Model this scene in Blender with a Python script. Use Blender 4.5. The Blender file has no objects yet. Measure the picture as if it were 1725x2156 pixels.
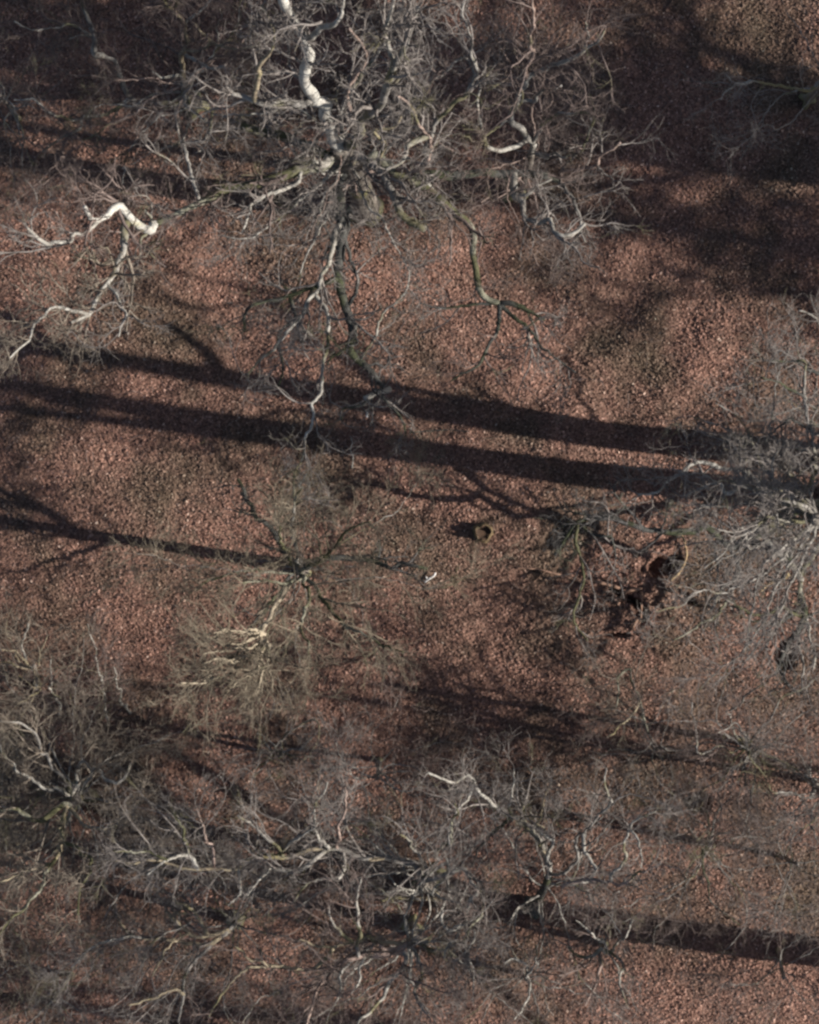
import bpy, math
import numpy as np
from mathutils import Vector

# ---------------------------------------------------------------- camera, sky, sun
scene = bpy.context.scene
COL = scene.collection
H = 50.0                        # drone height; 1725 x 2156 trace units of 1 cm on the ground
EL, AZ = math.radians(30), math.radians(-8.5)
cd = bpy.data.cameras.new('camera'); cam = bpy.data.objects.new('camera', cd); COL.objects.link(cam)
cam.location = (0, 0, H); cam.rotation_euler = (0, 0, 0)
cd.sensor_fit = 'VERTICAL'; cd.sensor_height = 24; cd.sensor_width = 24
cd.lens = 24*H/21.56; cd.clip_start = .5; cd.clip_end = 1500
scene.camera = cam
w = bpy.data.worlds.new('World'); scene.world = w; w.use_nodes = True
wn = w.node_tree; bgn = wn.nodes['Background']
sky = wn.nodes.new('ShaderNodeTexSky'); sky.sky_type = 'NISHITA'; sky.sun_disc = False
sky.sun_elevation = EL; sky.sun_rotation = math.pi/2 - AZ
wn.links.new(sky.outputs[0], bgn.inputs[0]); bgn.inputs[1].default_value = .05
sd = Vector((math.cos(EL)*math.cos(AZ), math.cos(EL)*math.sin(AZ), math.sin(EL)))
sl = bpy.data.lights.new('sun', 'SUN'); sl.energy = 4.3; sl.angle = math.radians(.55); sl.color = (1, .93, .84)
so = bpy.data.objects.new('sun', sl); COL.objects.link(so); so.rotation_euler = (-sd).to_track_quat('-Z', 'Y').to_euler()
so.location = (30, -5, 40)
scene.view_settings.view_transform = 'Standard'; scene.view_settings.look = 'None'
scene.view_settings.exposure = 1.06; scene.view_settings.gamma = 1
scene.cycles.max_bounces = 5; scene.cycles.pixel_filter_type = 'BLACKMAN_HARRIS'; scene.cycles.filter_width = 2.6

rng = np.random.default_rng(11)

# ---------------------------------------------------------------- noise and terrain
_T = np.random.default_rng(5).random((256, 256))
def vnoise(x, y):
    xi = np.floor(x).astype(int); yi = np.floor(y).astype(int)
    fx = x-xi; fy = y-yi; fx = fx*fx*(3-2*fx); fy = fy*fy*(3-2*fy)
    a = _T[xi & 255, yi & 255]; b = _T[(xi+1) & 255, yi & 255]; c = _T[xi & 255, (yi+1) & 255]; d = _T[(xi+1) & 255, (yi+1) & 255]
    return (a*(1-fx)+b*fx)*(1-fy)+(c*(1-fx)+d*fx)*fy
PITS = []          # x, y, rx, ry, rot, depth
def G(px, py): return ((px-862.5)*.01, (1078-py)*.01)
def pit(px, py, rx, ry, rot, dep): x, y = G(px, py); PITS.append((x, y, rx, ry, math.radians(rot), dep))
pit(1396, 1192, .40, .20, 15, .42); pit(1318, 1256, .34, .09, -25, .26); pit(1345, 1275, .28, .07, -30, .26); pit(1290, 1338, .36, .07, 0, .22)
pit(1350, 1290, .13, .26, 10, .16); pit(1447, 1262, .30, .10, -30, .14); pit(1470, 1690, .30, .20, -10, .7)
pit(1655, 1380, .22, .30, 0, .25); pit(1175, 1120, .18, .40, -35, .12)
def hgt(x, y):
    x = np.asarray(x, float); y = np.asarray(y, float)
    far = np.clip((np.hypot(x, y)-20)/60, 0, 1)
    h = .55*(vnoise(x*.16+3.1, y*.2+7.7)-.5) + .22*(vnoise(x*.55+9, y*.6+2)-.5) + .07*(vnoise(x*1.7+50, y*1.7+31)-.5) + .035*(vnoise(x*4.3, y*4.3+9)-.5) + 2.5*far*(vnoise(x*.03+9, y*.03+4)-.5)
    # low ridges running up to the right, seen in the lit slope right of the middle
    u = .80*x-.62*y
    m = np.exp(-(((x-4.6)/3.2)**2+((y-2.9)/2.6)**2))
    h = h + m*.055*np.sin(u*4.3+3.0*vnoise(x*.7, y*.7))
    for (cx, cy, rx, ry, ro, dp) in PITS:
        dx = x-cx; dy = y-cy; a = dx*math.cos(ro)+dy*math.sin(ro); b = -dx*math.sin(ro)+dy*math.cos(ro)
        q = (a/rx)**2+(b/ry)**2 + .8*(vnoise(x*7+4, y*7)-.5)
        h = h - dp*np.clip(1.25-q, 0, .6)/.6 + .07*dp*np.exp(-(np.sqrt(np.abs(q))-1.5)**2*6)
    return h
def W(px, py, z=0.):            # a trace point at height z -> world
    s = (H-z)/H
    return np.array([(px-862.5)*.01*s, (1078-py)*.01*s, z])
def WG(px, py):
    x, y = G(px, py); z = float(hgt(x, y)); return W(px, py, z)

# ---------------------------------------------------------------- materials
def mat(name):
    m = bpy.data.materials.new(name); m.use_nodes = True; nt = m.node_tree
    return m, nt, nt.nodes['Principled BSDF']
def nd(nt, typ, **kw):
    n = nt.nodes.new(typ)
    for k, v in kw.items():
        if k in n.inputs: n.inputs[k].default_value = v
        else: setattr(n, k, v)
    return n
def ramp(nt, fac, stops):
    r = nt.nodes.new('ShaderNodeValToRGB'); e = r.color_ramp.elements
    while len(e) < len(stops): e.new(.5)
    for i, (p, c) in enumerate(stops): e[i].position = p; e[i].color = (*c, 1)
    nt.links.new(fac, r.inputs[0]); return r
def mix(nt, fac, a, b, typ='MIX'):
    m = nt.nodes.new('ShaderNodeMix'); m.data_type = 'RGBA'; m.blend_type = typ
    for s, v in ((0, fac), (6, a), (7, b)):
        if hasattr(v, 'links'): nt.links.new(v, m.inputs[s])
        else: m.inputs[s].default_value = v if s == 0 else (*v, 1)
    return m.outputs[2]
def pos(nt):
    g = nt.nodes.new('ShaderNodeNewGeometry'); return g
def bark(name, pale, dark, moss_amt, moss=(.125, .115, .068), scale=5., rough=.85, base_moss=False, cut=(.42, .62)):
    m, nt, b = mat(name); g = pos(nt)
    n1 = nd(nt, 'ShaderNodeTexNoise', Scale=scale, Detail=6., Roughness=.65); nt.links.new(g.outputs['Position'], n1.inputs['Vector'])
    n2 = nd(nt, 'ShaderNodeTexNoise', Scale=scale*7, Detail=4.); nt.links.new(g.outputs['Position'], n2.inputs['Vector'])
    n3 = nd(nt, 'ShaderNodeTexNoise', Scale=1.1, Detail=4.); nt.links.new(g.outputs['Position'], n3.inputs['Vector'])
    c1 = ramp(nt, n1.outputs[0], [(cut[0]-.07, dark), (cut[1]-.02, pale)])
    c2 = ramp(nt, n2.outputs[0], [(.35, (.55, .53, .5)), (.6, (1, 1, 1))])
    c = mix(nt, .8, c1.outputs[0], c2.outputs[0], 'MULTIPLY')
    mm = ramp(nt, n3.outputs[0], [(.62-moss_amt*.3, (0, 0, 0)), (.70-moss_amt*.3, (1, 1, 1))])
    fac = mm.outputs[0]
    if base_moss:
        sx = nt.nodes.new('ShaderNodeSeparateXYZ'); nt.links.new(g.outputs['Position'], sx.inputs[0])
        mr = nd(nt, 'ShaderNodeMapRange'); mr.inputs[1].default_value = .10; mr.inputs[2].default_value = .55
        mr.inputs[3].default_value = .9; mr.inputs[4].default_value = 0.
        nt.links.new(sx.outputs[2], mr.inputs[0])
        mx = nt.nodes.new('ShaderNodeMath'); mx.operation = 'MAXIMUM'
        nt.links.new(fac, mx.inputs[0]); nt.links.new(mr.outputs[0], mx.inputs[1]); fac = mx.outputs[0]
    c = mix(nt, fac, c, moss)
    nt.links.new(c, b.inputs['Base Color']); b.inputs['Roughness'].default_value = rough
    b.inputs['Specular IOR Level'].default_value = .25
    bp = nd(nt, 'ShaderNodeBump', Strength=.5, Distance=.02); nt.links.new(n2.outputs[0], bp.inputs['Height']); nt.links.new(bp.outputs[0], b.inputs['Normal'])
    return m
M_PALE = bark('pale_bark', (.40, .385, .35), (.19, .175, .155), .22, scale=5)
M_WHITEB = bark('white_bark', (.52, .51, .47), (.36, .34, .31), -.1, scale=5, moss=(.30, .27, .12))
M_GREY = bark('grey_bark', (.28, .265, .245), (.12, .11, .10), .3)
M_TRUNK = bark('trunk_bark', (.23, .205, .18), (.095, .08, .068), .12, base_moss=True, scale=6, moss=(.165, .155, .08))
M_MOSS = bark('mossy_bark', (.30, .29, .23), (.07, .07, .05), .7, moss=(.078, .076, .040))
M_DARK = bark('dark_bark', (.085, .085, .08), (.035, .035, .033), .5, moss=(.05, .055, .03))
M_PINK = bark('pinkish_bark', (.36, .275, .24), (.18, .13, .11), .1)
M_GOLD = bark('lichen_bark', (.34, .29, .20), (.20, .16, .12), .3, moss=(.20, .175, .095))
T_GREY = bark('grey_twig', (.25, .225, .21), (.115, .10, .092), .1, rough=.7)
T_BROWN = bark('brown_twig', (.20, .155, .14), (.09, .068, .062), .1, rough=.7)
T_OLIVE = bark('olive_twig', (.25, .21, .17), (.12, .10, .082), .0, moss=(.18, .165, .11), rough=.7)
T_STRAW = bark('straw_twig', (.26, .22, .165), (.13, .105, .08), .05, rough=.7)
M_STRAW = bark('straw_bark', (.42, .36, .27), (.22, .185, .14), -.1)
T_DARK = bark('dark_twig', (.105, .10, .098), (.045, .043, .043), .2, moss=(.10, .10, .07), rough=.7)
M_WOOD = bark('rotten_wood', (.34, .21, .15), (.13, .08, .06), -.1, scale=9)
M_CUT = bark('broken_wood', (.46, .34, .20), (.24, .16, .10), -.1, moss=(.28, .26, .10), scale=9)
M_HEART = bark('rotten_heart_wood', (.085, .05, .032), (.035, .022, .015), -.1, scale=12)
M_RIM = bark('yellow_rim_wood', (.24, .175, .095), (.06, .042, .03), -.3, moss=(.2, .16, .08), scale=9)
M_WHITE = bark('white_flake', (.80, .78, .76), (.55, .53, .50), .0)

def leafmat():
    m, nt, b = mat('beech_leaf'); g = pos(nt)
    r = ramp(nt, g.outputs['Random Per Island'], [(0, (.095, .055, .043)), (.3, (.150, .089, .070)), (.62, (.200, .122, .097)), (.90, (.250, .160, .130)), (.985, (.31, .215, .18)), (1, (.42, .33, .28))])
    n = nd(nt, 'ShaderNodeTexNoise', Scale=.45, Detail=5., Roughness=.6); nt.links.new(g.outputs['Position'], n.inputs['Vector'])
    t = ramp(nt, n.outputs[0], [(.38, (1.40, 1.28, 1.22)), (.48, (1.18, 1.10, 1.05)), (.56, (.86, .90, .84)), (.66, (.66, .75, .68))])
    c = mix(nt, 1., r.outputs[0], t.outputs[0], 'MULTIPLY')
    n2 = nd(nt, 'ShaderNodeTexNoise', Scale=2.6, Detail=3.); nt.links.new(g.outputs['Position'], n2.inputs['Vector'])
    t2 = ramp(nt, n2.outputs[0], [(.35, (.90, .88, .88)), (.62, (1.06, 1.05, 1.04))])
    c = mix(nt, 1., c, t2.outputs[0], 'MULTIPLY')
    nt.links.new(c, b.inputs['Base Color']); b.inputs['Roughness'].default_value = .7
    b.inputs['Specular IOR Level'].default_value = .2
    return m
def soilmat():
    m, nt, b = mat('forest_soil'); g = pos(nt)
    v = nd(nt, 'ShaderNodeTexVoronoi', Scale=22.); nt.links.new(g.outputs['Position'], v.inputs['Vector'])
    sp = nt.nodes.new('ShaderNodeSeparateColor'); nt.links.new(v.outputs['Color'], sp.inputs[0])
    r = ramp(nt, sp.outputs[0], [(0, (.07, .042, .033)), (.5, (.125, .074, .057)), (1, (.19, .115, .088))])
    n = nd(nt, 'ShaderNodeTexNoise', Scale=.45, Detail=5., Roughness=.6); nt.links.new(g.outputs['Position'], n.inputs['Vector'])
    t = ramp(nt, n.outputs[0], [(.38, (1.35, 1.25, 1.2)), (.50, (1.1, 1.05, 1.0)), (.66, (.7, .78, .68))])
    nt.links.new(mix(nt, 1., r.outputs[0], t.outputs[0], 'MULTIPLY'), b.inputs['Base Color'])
    b.inputs['Roughness'].default_value = .95
    bp = nd(nt, 'ShaderNodeBump', Strength=.8, Distance=.03); nt.links.new(v.outputs['Distance'], bp.inputs['Height']); nt.links.new(bp.outputs[0], b.inputs['Normal'])
    return m
M_LEAF, M_SOIL = leafmat(), soilmat()

# ---------------------------------------------------------------- mesh helpers
def mesh_obj(name, V, F, m, parent=None, smooth=True, shift=None):
    """V (n,3), F list of (k,4) or (k,3) index arrays; V in world space, parent an empty at its base"""
    me = bpy.data.meshes.new(name)
    V = np.asarray(V, np.float32)
    if shift is not None: V = V-np.asarray(shift, np.float32)
    Fs = [np.asarray(f, np.int32) for f in (F if isinstance(F, list) else [F]) if len(f)]
    me.vertices.add(len(V)); me.vertices.foreach_set('co', V.ravel())
    loops = np.concatenate([f.ravel() for f in Fs]); sizes = np.concatenate([np.full(len(f), f.shape[1], np.int32) for f in Fs])
    starts = np.concatenate([[0], np.cumsum(sizes)[:-1]]).astype(np.int32)
    me.loops.add(len(loops)); me.loops.foreach_set('vertex_index', loops)
    me.polygons.add(len(sizes)); me.polygons.foreach_set('loop_start', starts); me.polygons.foreach_set('loop_total', sizes)
    if smooth: me.polygons.foreach_set('use_smooth', np.ones(len(sizes), bool))
    me.update(calc_edges=True); me.validate()
    me.materials.append(m)
    o = bpy.data.objects.new(name, me); COL.objects.link(o)
    if parent is not None: o.parent = parent
    return o
def tag(o, label=None, cat=None, group=None, kind=None):
    if label: o['label'] = label
    if cat: o['category'] = cat
    if group: o['group'] = group
    if kind: o['kind'] = kind
    return o
def norm(a): return a/np.maximum(np.linalg.norm(a, axis=-1, keepdims=True), 1e-9)
class Bag:
    def __init__(s): s.V = []; s.Q = []; s.T = []; s.n = 0
    def tubes(s, P, R, sides, cap=False, lobes=None):
        P = np.asarray(P, float); R = np.asarray(R, float)
        if P.ndim == 2: P = P[None]; R = R[None]
        N, n, _ = P.shape
        if N == 0: return
        t = norm(np.gradient(P, axis=1))
        mt = norm(t.mean(1)); ref = np.where(np.abs(mt[:, 2:3]) > .7, np.array([[1., .2, 0]]), np.array([[.1, .2, 1.]]))
        u = norm(np.cross(t, ref[:, None, :])); v = np.cross(t, u)
        a = np.arange(sides)*2*math.pi/sides
        ca, sa = np.cos(a), np.sin(a)
        RR = R[..., None]*np.ones(sides)
        if lobes is not None: RR = RR*lobes
        ring = P[:, :, None, :] + (RR*ca)[..., None]*u[:, :, None, :] + (RR*sa)[..., None]*v[:, :, None, :]
        s.V.append(ring.reshape(-1, 3))
        base = s.n + np.arange(N)[:, None, None]*n*sides + np.arange(n-1)[None, :, None]*sides
        k = np.arange(sides)[None, None, :]; k2 = (k+1) % sides
        s.Q.append(np.stack([base+k, base+k2, base+sides+k2, base+sides+k], -1).reshape(-1, 4))
        s.n += N*n*sides
        if cap:
            for e, fl in ((0, 1), (n-1, 0)):
                s.V.append(P[:, e]); c = s.n; b0 = c - N*n*sides + e*sides
                for i in range(N):
                    bb = b0+i*n*sides; kk = np.arange(sides); kk2 = (kk+1) % sides
                    tri = np.stack([bb+kk, bb+kk2, np.full(sides, c+i)], -1)
                    s.T.append(tri[:, ::-1] if fl else tri)
                s.n += N
                b_shift = 0
                if e == 0: N_extra = N
                # keep base index right for the second cap
                if e == 0:
                    P_off = N
                    b0s = None
                if e == 0: s._sh = N
            # second cap used a base that is N too high; fix
            fix = s.T[-N:]
            for i in range(N):
                f = fix[i]; f[:, :2] = f[:, :2]-N
    def add(s, V, Q=None, T=None):
        V = np.asarray(V, float)
        if Q is not None: s.Q.append(np.asarray(Q)+s.n)
        if T is not None: s.T.append(np.asarray(T)+s.n)
        s.V.append(V); s.n += len(V)
    def build(s, name, m, parent=None, shift=None, smooth=True):
        F = []
        if s.Q: F.append(np.concatenate(s.Q))
        if s.T: F.append(np.concatenate(s.T))
        return mesh_obj(name, np.concatenate(s.V), F, m, parent, smooth, shift)

def resample(P, R, step):
    P = np.asarray(P, float)
    # catmull-rom through the traced points
    E = np.vstack([2*P[0]-P[1], P, 2*P[-1]-P[-2]]); out = []
    for i in range(1, len(E)-2):
        for t in np.linspace(0, 1, 6, endpoint=False):
            a, b, c, d = E[i-1:i+3]
            out.append(.5*((2*b)+(-a+c)*t+(2*a-5*b+4*c-d)*t*t+(-a+3*b-3*c+d)*t**3))
    out.append(P[-1]); out = np.array(out)
    L = np.concatenate([[0], np.cumsum(np.linalg.norm(np.diff(out, axis=0), axis=1))])
    n = max(4, int(L[-1]/step)+1); q = np.linspace(0, L[-1], n)
    res = np.stack([np.interp(q, L, out[:, k]) for k in range(3)], 1)
    return res, np.interp(q/L[-1], np.linspace(0, 1, len(R)), R), L[-1]

def kink(P, amp):
    P = [np.array(p, float) for p in P]; out = [P[0]]
    for a, b in zip(P[:-1], P[1:]):
        L = np.linalg.norm(b-a); n = max(1, int(L/.28))
        for i in range(1, n): out.append(a+(b-a)*(i+.3*rng.normal())/n+rng.normal(size=3)*amp*min(1, L)*.6)
        out.append(b)
    return np.array(out)

def grow(PP, RR, count, lmin, lmax, n, ang, wig, up, rfac, rtip, tmin=.1, outward=None, rmin=.0035, seglen=None):
    """PP (N,k,3) parents; children count each -> (M,n,3)"""
    N, k, _ = PP.shape
    if N == 0: return np.zeros((0, n, 3)), np.zeros((0, n))
    idx = np.repeat(np.arange(N), count); M = len(idx)
    t = tmin+(1-tmin)*rng.random(M)**.8; f = t*(k-1); i0 = np.minimum(f.astype(int), k-2); fr = (f-i0)[:, None]
    p0 = PP[idx, i0]*(1-fr)+PP[idx, i0+1]*fr; tan = norm(PP[idx, i0+1]-PP[idx, i0])
    r0 = RR[idx, i0]*(1-fr[:, 0])+RR[idx, i0+1]*fr[:, 0]
    rv = rng.normal(size=(M, 3)); side = norm(np.cross(tan, rv))
    a = np.radians(ang[0]+(ang[1]-ang[0])*rng.random(M))[:, None]
    d = np.cos(a)*tan+np.sin(a)*side; d[:, 2] += up; d = norm(d)
    if outward is not None:
        o = p0-outward; o[:, 2] *= .4; d = norm(d+.35*norm(o))
    L = (lmin+(lmax-lmin)*rng.random(M)**1.4)*(1.1-.55*t)
    P = np.zeros((M, n, 3)); P[:, 0] = p0; st = (L/(n-1))[:, None]
    bend = rng.normal(size=(M, 3))*wig*.5
    for j in range(1, n):
        d = norm(d+rng.normal(size=(M, 3))*wig+bend+np.array([0, 0, up*.25])); P[:, j] = P[:, j-1]+d*st
    rs = np.minimum(r0*rfac, .012*L/.5+.004); rs = np.maximum(rs, rmin)
    R = rs[:, None]*(1-(1-rtip)*np.linspace(0, 1, n)[None])
    return P, np.maximum(R, rmin*.75)

class Tree:
    def __init__(s, name, label, base, r, group='leafless trees of the wood', cat='tree', tw=T_GREY, lm=M_PALE, dens=1., trunk_m=None, flare=1.):
        s.base = np.array(base, float); s.name = name; s.tw = tw; s.lm = lm; s.dens = dens; s.limbs = []
        s.e = bpy.data.objects.new(name, None); COL.objects.link(s.e); s.e.location = s.base
        s.e.empty_display_size = .3
        tag(s.e, label, cat, group); s.r = r; s.tm = trunk_m or M_TRUNK; s.flare = flare
    def trunk(s, pts, r1):
        """pts world points after the base"""
        P, R, L = resample(np.vstack([s.base-[0, 0, .25], s.base+[0, 0, .05]]+[np.array(p, float) for p in pts]), [s.r, s.r, r1], .12)
        z = P[:, 2]-s.base[2]
        R = s.r+(r1-s.r)*np.clip(np.arange(len(P))/len(P), 0, 1)
        R = R*(1+s.flare*.9*np.exp(-np.maximum(z, 0)/.28))
        sides = 22; a = np.arange(sides)*2*math.pi/sides
        ph = rng.random(3)*6
        lob = 1+(.30*s.flare*np.exp(-np.maximum(z, 0)/.35))[:, None]*(np.sin(a*4+ph[0])+.6*np.sin(a*3+ph[1])) + .035*np.sin(a*3+z[:, None]*1.3+ph[2])
        b = Bag(); b.tubes(P, R, sides, cap=True, lobes=lob[None])
        s.tr = b.build('trunk', s.tm, s.e, s.base)
        s.paths = [(P[2:], R[2:])]
        s.top = P[-1]
        return s
    def nearest(s, x, y):
        best = None
        for P, R in s.paths:
            sc = H/(H-P[:, 2]); d = np.hypot(P[:, 0]*sc-x, P[:, 1]*sc-y); i = int(np.argmin(d))
            if best is None or d[i] < best[0]: best = (d[i], P[i], R[i])
        return best
    def limb(s, reg, txt, dz, r0, r1, m=None, tw=None, k=1., z=None):
        ox = 862.5 if reg % 2 == 0 else 0; oy = 539*((reg-1)//2)
        pts = [tuple(float(q) for q in p.split(',')) for p in txt.split()]
        pts = [(ox+a/2, oy+b/2) for a, b in pts]
        x0, y0 = (pts[0][0]-862.5)*.01, (1078-pts[0][1])*.01
        d, p, rr = s.nearest(x0, y0)
        z0 = p[2] if z is None else z
        if z is not None: T0 = s.paths[0]; i = int(np.argmin(abs(T0[0][:, 2]-z))); p = T0[0][i]; d = 1.
        L = np.concatenate([[0], np.cumsum([math.dist(pts[i], pts[i+1]) for i in range(len(pts)-1)])]); L = L/L[-1]
        P = [W(a, b, max(.3, z0+dz*l**.8+(0 if i == 0 else rng.normal()*.05))) for i, ((a, b), l) in enumerate(zip(pts, L))]
        if d > .08: P = [np.array(p)]+P
        else: P[0] = np.array(p)
        s.world_limb(P, r0*(1.1 if r0 > .08 else 1.3), r1*1.3, m, tw, k)
        return s
    def world_limb(s, P, r0, r1, m=None, tw=None, k=1., jit=1.):
        P = kink(P, (.035 if r0 > .07 else .07)*jit)
        P, R, L = resample(P, [r0, r1], max(.05, min(.10, r0*1.2)))
        n = len(P); j = np.cumsum(rng.normal(size=(n, 3)), 0); j -= np.linspace(0, 1, n)[:, None]*j[-1]
        P = P+j*.013*jit*np.sin(np.linspace(0, math.pi, n))[:, None]**.5
        P[:, 2] += 0
        kn = 1+.10*np.interp(np.arange(n), np.arange(0, n+6, 5), rng.normal(size=len(np.arange(0, n+6, 5))))
        b = Bag(); b.tubes(P, R*kn, 8 if r0 > .035 else 6, cap=r0 > .03)
        o = b.build('limb', m or s.lm, s.e, s.base)
        s.paths.append((P, R)); s.limbs.append((o, P, R, L, tw or s.tw, k))
        return o
    def auto(s, n, lmin, lmax, r0=.04, up=.25, start=None, az=None, m=None, k=1., low=.5):
        """more limbs the trace does not follow, leaving the top of the trunk"""
        TP, TR = s.paths[0]
        for i in range(n):
            a = (2*math.pi*(i+1.5*rng.random())/n) if az is None else math.radians(az[0]+(az[1]-az[0])*rng.random())
            j = int(len(TP)*(1-low*rng.random())-1); p = TP[j]
            L = lmin+(lmax-lmin)*rng.random()**1.5; q = 7; turn = np.append(rng.normal(size=2)*.16, 0)
            d = norm(np.array([math.cos(a), math.sin(a), up+.5*rng.random()])); P = [p]
            for _ in range(q-1):
                d = norm(d+rng.normal(size=3)*.30+turn+np.array([0, 0, .03])); P.append(P[-1]+d*L/(q-1))
            s.world_limb(P, r0*(.7+.5*rng.random()), r0*.25, m, None, k)
        return s
    def finish(s, l1=(.7, 1.9), per=2.6, c2=6, c3=4, l2=(.25, .9), l3=(.12, .42), up=.10, wig=.20, rmul=1.):
        cen = s.top
        for (o, P, R, L, tm, k) in s.limbs:
            if k == 0: continue
            cnt = max(2, int(L*per*k*s.dens))
            n = len(P); PP = P[None]; RR = R[None]
            a, ra = grow(PP, RR, cnt, l1[0], l1[1], 9, (28, 65), wig, up, .6*rmul, .35, tmin=.12, outward=cen, rmin=.0055*rmul)
            b, rb = grow(a, ra, c2, l2[0], l2[1], 7, (25, 60), wig*1.05, up, .7, .45, tmin=.15, rmin=.0042*rmul)
            c, rc = grow(b, rb, c3, l3[0], l3[1], 5, (20, 55), wig*1.1, up, .75, .6, tmin=.15, rmin=.0032*rmul)
            bg = Bag(); bg.tubes(a, ra, 5); bg.tubes(b, rb, 4); bg.tubes(c, rc, 3)
            bg.build('twigs', tm, o, s.base)
        return s

# ---------------------------------------------------------------- ground and leaf litter
def axis(a, step):
    c = np.arange(-a, a+step/2, step); e = a+np.cumsum(step*1.35**np.arange(1, 26)); e = e[e < 420]
    return np.concatenate([-e[::-1], c, e])
gx, gy = axis(10.5, .05), axis(12.6, .05)
X, Y = np.meshgrid(gx, gy); Z = hgt(X, Y)
nx, ny = len(gx), len(gy)
I = (np.arange(ny-1)[:, None]*nx+np.arange(nx-1)[None]).ravel()
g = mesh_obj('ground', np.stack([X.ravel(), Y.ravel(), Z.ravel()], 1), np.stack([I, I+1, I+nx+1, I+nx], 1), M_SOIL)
tag(g, 'forest floor of brown soil under fallen leaves', 'ground', kind='structure')

def litter(name, n, xr, yr, size, label):
    x = rng.uniform(-xr, xr, n); y = rng.uniform(-yr, yr, n)
    z = hgt(x, y)+rng.random(n)**2*.035+.004
    s = size*(.5+.95*rng.random(n)**1.3); wd = .30*s*(.8+.4*rng.random(n))
    # outline of a beech leaf, folded on its midrib and curled
    u = np.array([-.5, -.12, .22, .5, .22, -.12]); v = np.array([0, 1, .72, 0, -.72, -1])
    fold = rng.normal(size=n)*.45+.25; curl = rng.normal(size=n)*.35
    lx = u[None]*s[:, None]; ly = v[None]*wd[:, None]*np.cos(fold)[:, None]
    lz = np.abs(v)[None]*wd[:, None]*np.sin(fold)[:, None]+curl[:, None]*(u[None]**2)*s[:, None]
    L = np.stack([lx, ly, lz], -1)
    yaw = rng.random(n)*2*math.pi; tx = rng.normal(size=n)*.32; ty = rng.normal(size=n)*.30
    def rot(L, i, j, a):
        c, s_ = np.cos(a)[:, None], np.sin(a)[:, None]; A = L[..., i]*c-L[..., j]*s_; B = L[..., i]*s_+L[..., j]*c
        L = L.copy(); L[..., i] = A; L[..., j] = B; return L
    L = rot(L, 1, 2, tx); L = rot(L, 0, 2, ty); L = rot(L, 0, 1, yaw)
    L[..., 2] -= np.minimum(L[..., 2].min(1), 0)[:, None]*.8
    V = L+np.stack([x, y, z], 1)[:, None]
    b = np.arange(n)[:, None]*6
    F = np.concatenate([b+np.array([[0, 3, 2, 1]]), b+np.array([[0, 5, 4, 3]])])
    o = mesh_obj(name, V.reshape(-1, 3), F, M_LEAF, smooth=False)
    tag(o, label, 'leaves', kind='stuff')
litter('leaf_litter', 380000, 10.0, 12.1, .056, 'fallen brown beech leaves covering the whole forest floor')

x = rng.uniform(-10, 10, 2600); y = rng.uniform(-12, 12, 2600); a = rng.random(2600)*6.28; L = .06+.3*rng.random(2600)**2.5
q = np.linspace(-.5, .5, 4)[None]; bend = rng.normal(size=(2600, 1))*.12
px_ = x[:, None]+(np.cos(a)*L)[:, None]*q-(np.sin(a)*L)[:, None]*bend*q*q*4; py_ = y[:, None]+(np.sin(a)*L)[:, None]*q+(np.cos(a)*L)[:, None]*bend*q*q*4
bg = Bag(); bg.tubes(np.stack([px_, py_, hgt(px_, py_)+.045], -1), np.ones((2600, 4))*(.003+.004*rng.random((2600, 1))), 4)
tag(bg.build('twig_litter', T_BROWN), 'small dead twigs scattered among the fallen leaves', 'twigs', kind='stuff')
#TREES
exec_trees = True
# ---------------------------------------------------------------- the big pale tree at the top
t = Tree('beech_tree', 'largest tree, bright white crooked limbs spreading from a hub in the upper middle', WG(770, 440), .30, dens=1., tw=T_GREY, flare=.35)
t.trunk([W(765, 420, 2.5), W(748, 365, 5.), W(724, 325, 7.2), W(716, 306, 8.)], .17)
t.limb(1, '1440,620 1395,595 1362,520 1345,440 1300,425 1262,380 1240,330 1250,290 1277,230 1265,190 1270,160 1250,130 1232,70 1205,25 1180,-40', 6, .12, .05, M_WHITEB)
t.limb(1, '1270,160 1310,145 1350,110 1420,80 1440,30 1450,-30', 1.5, .045, .02)
t.limb(1, '1345,435 1290,437 1230,442 1190,430 1120,450 1060,430 1020,410 985,400 950,360', 1., .06, .02, M_GREY)
t.limb(1, '1060,430 1080,360 1085,280 1110,230 1135,160 1130,90 1100,20', 2, .035, .014, M_GOLD)
t.limb(1, '1440,620 1490,600 1520,550 1540,490 1600,450 1640,380 1660,320 1690,250 1715,200 1730,120 1760,30', 6, .075, .03, M_GREY)
t.limb(1, '1640,380 1645,260 1620,160 1640,60 1665,-20', 2, .04, .018)
t.limb(1, '1490,600 1480,490 1470,410 1490,320 1530,260 1510,180 1470,120', 3, .038, .015, M_PINK)
t.limb(1, '1430,640 1400,650 1370,690 1310,690 1260,705 1150,740 1060,770 960,790 900,830 830,860 740,905 650,945', 1.0, .075, .05, M_MOSS, T_BROWN, k=1.4)
t.limb(1, '1400,640 1380,685 1350,695 1310,685', .6, .07, .05)
t.limb(1, '650,945 625,975 590,965 545,938 510,890 470,885 430,920 390,930 370,900 355,870', 2.0, .085, .03, M_WHITEB, tw=T_BROWN, k=1.6)
t.limb(1, '535,935 525,990 520,1060 500,1098 480,1158 450,1208 420,1258 380,1318 300,1358', 1.4, .055, .018, tw=T_OLIVE, k=2.)
t.limb(1, '650,945 640,920 610,885', .5, .03, .01); t.limb(1, '640,960 610,1000 590,1060', .4, .03, .01)
t.limb(1, '430,925 380,975 330,985 280,1030 180,1020 110,955', 1, .032, .02)
t.limb(3, '460,120 500,200 525,240 510,300 500,340', .6, .025, .01)
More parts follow.
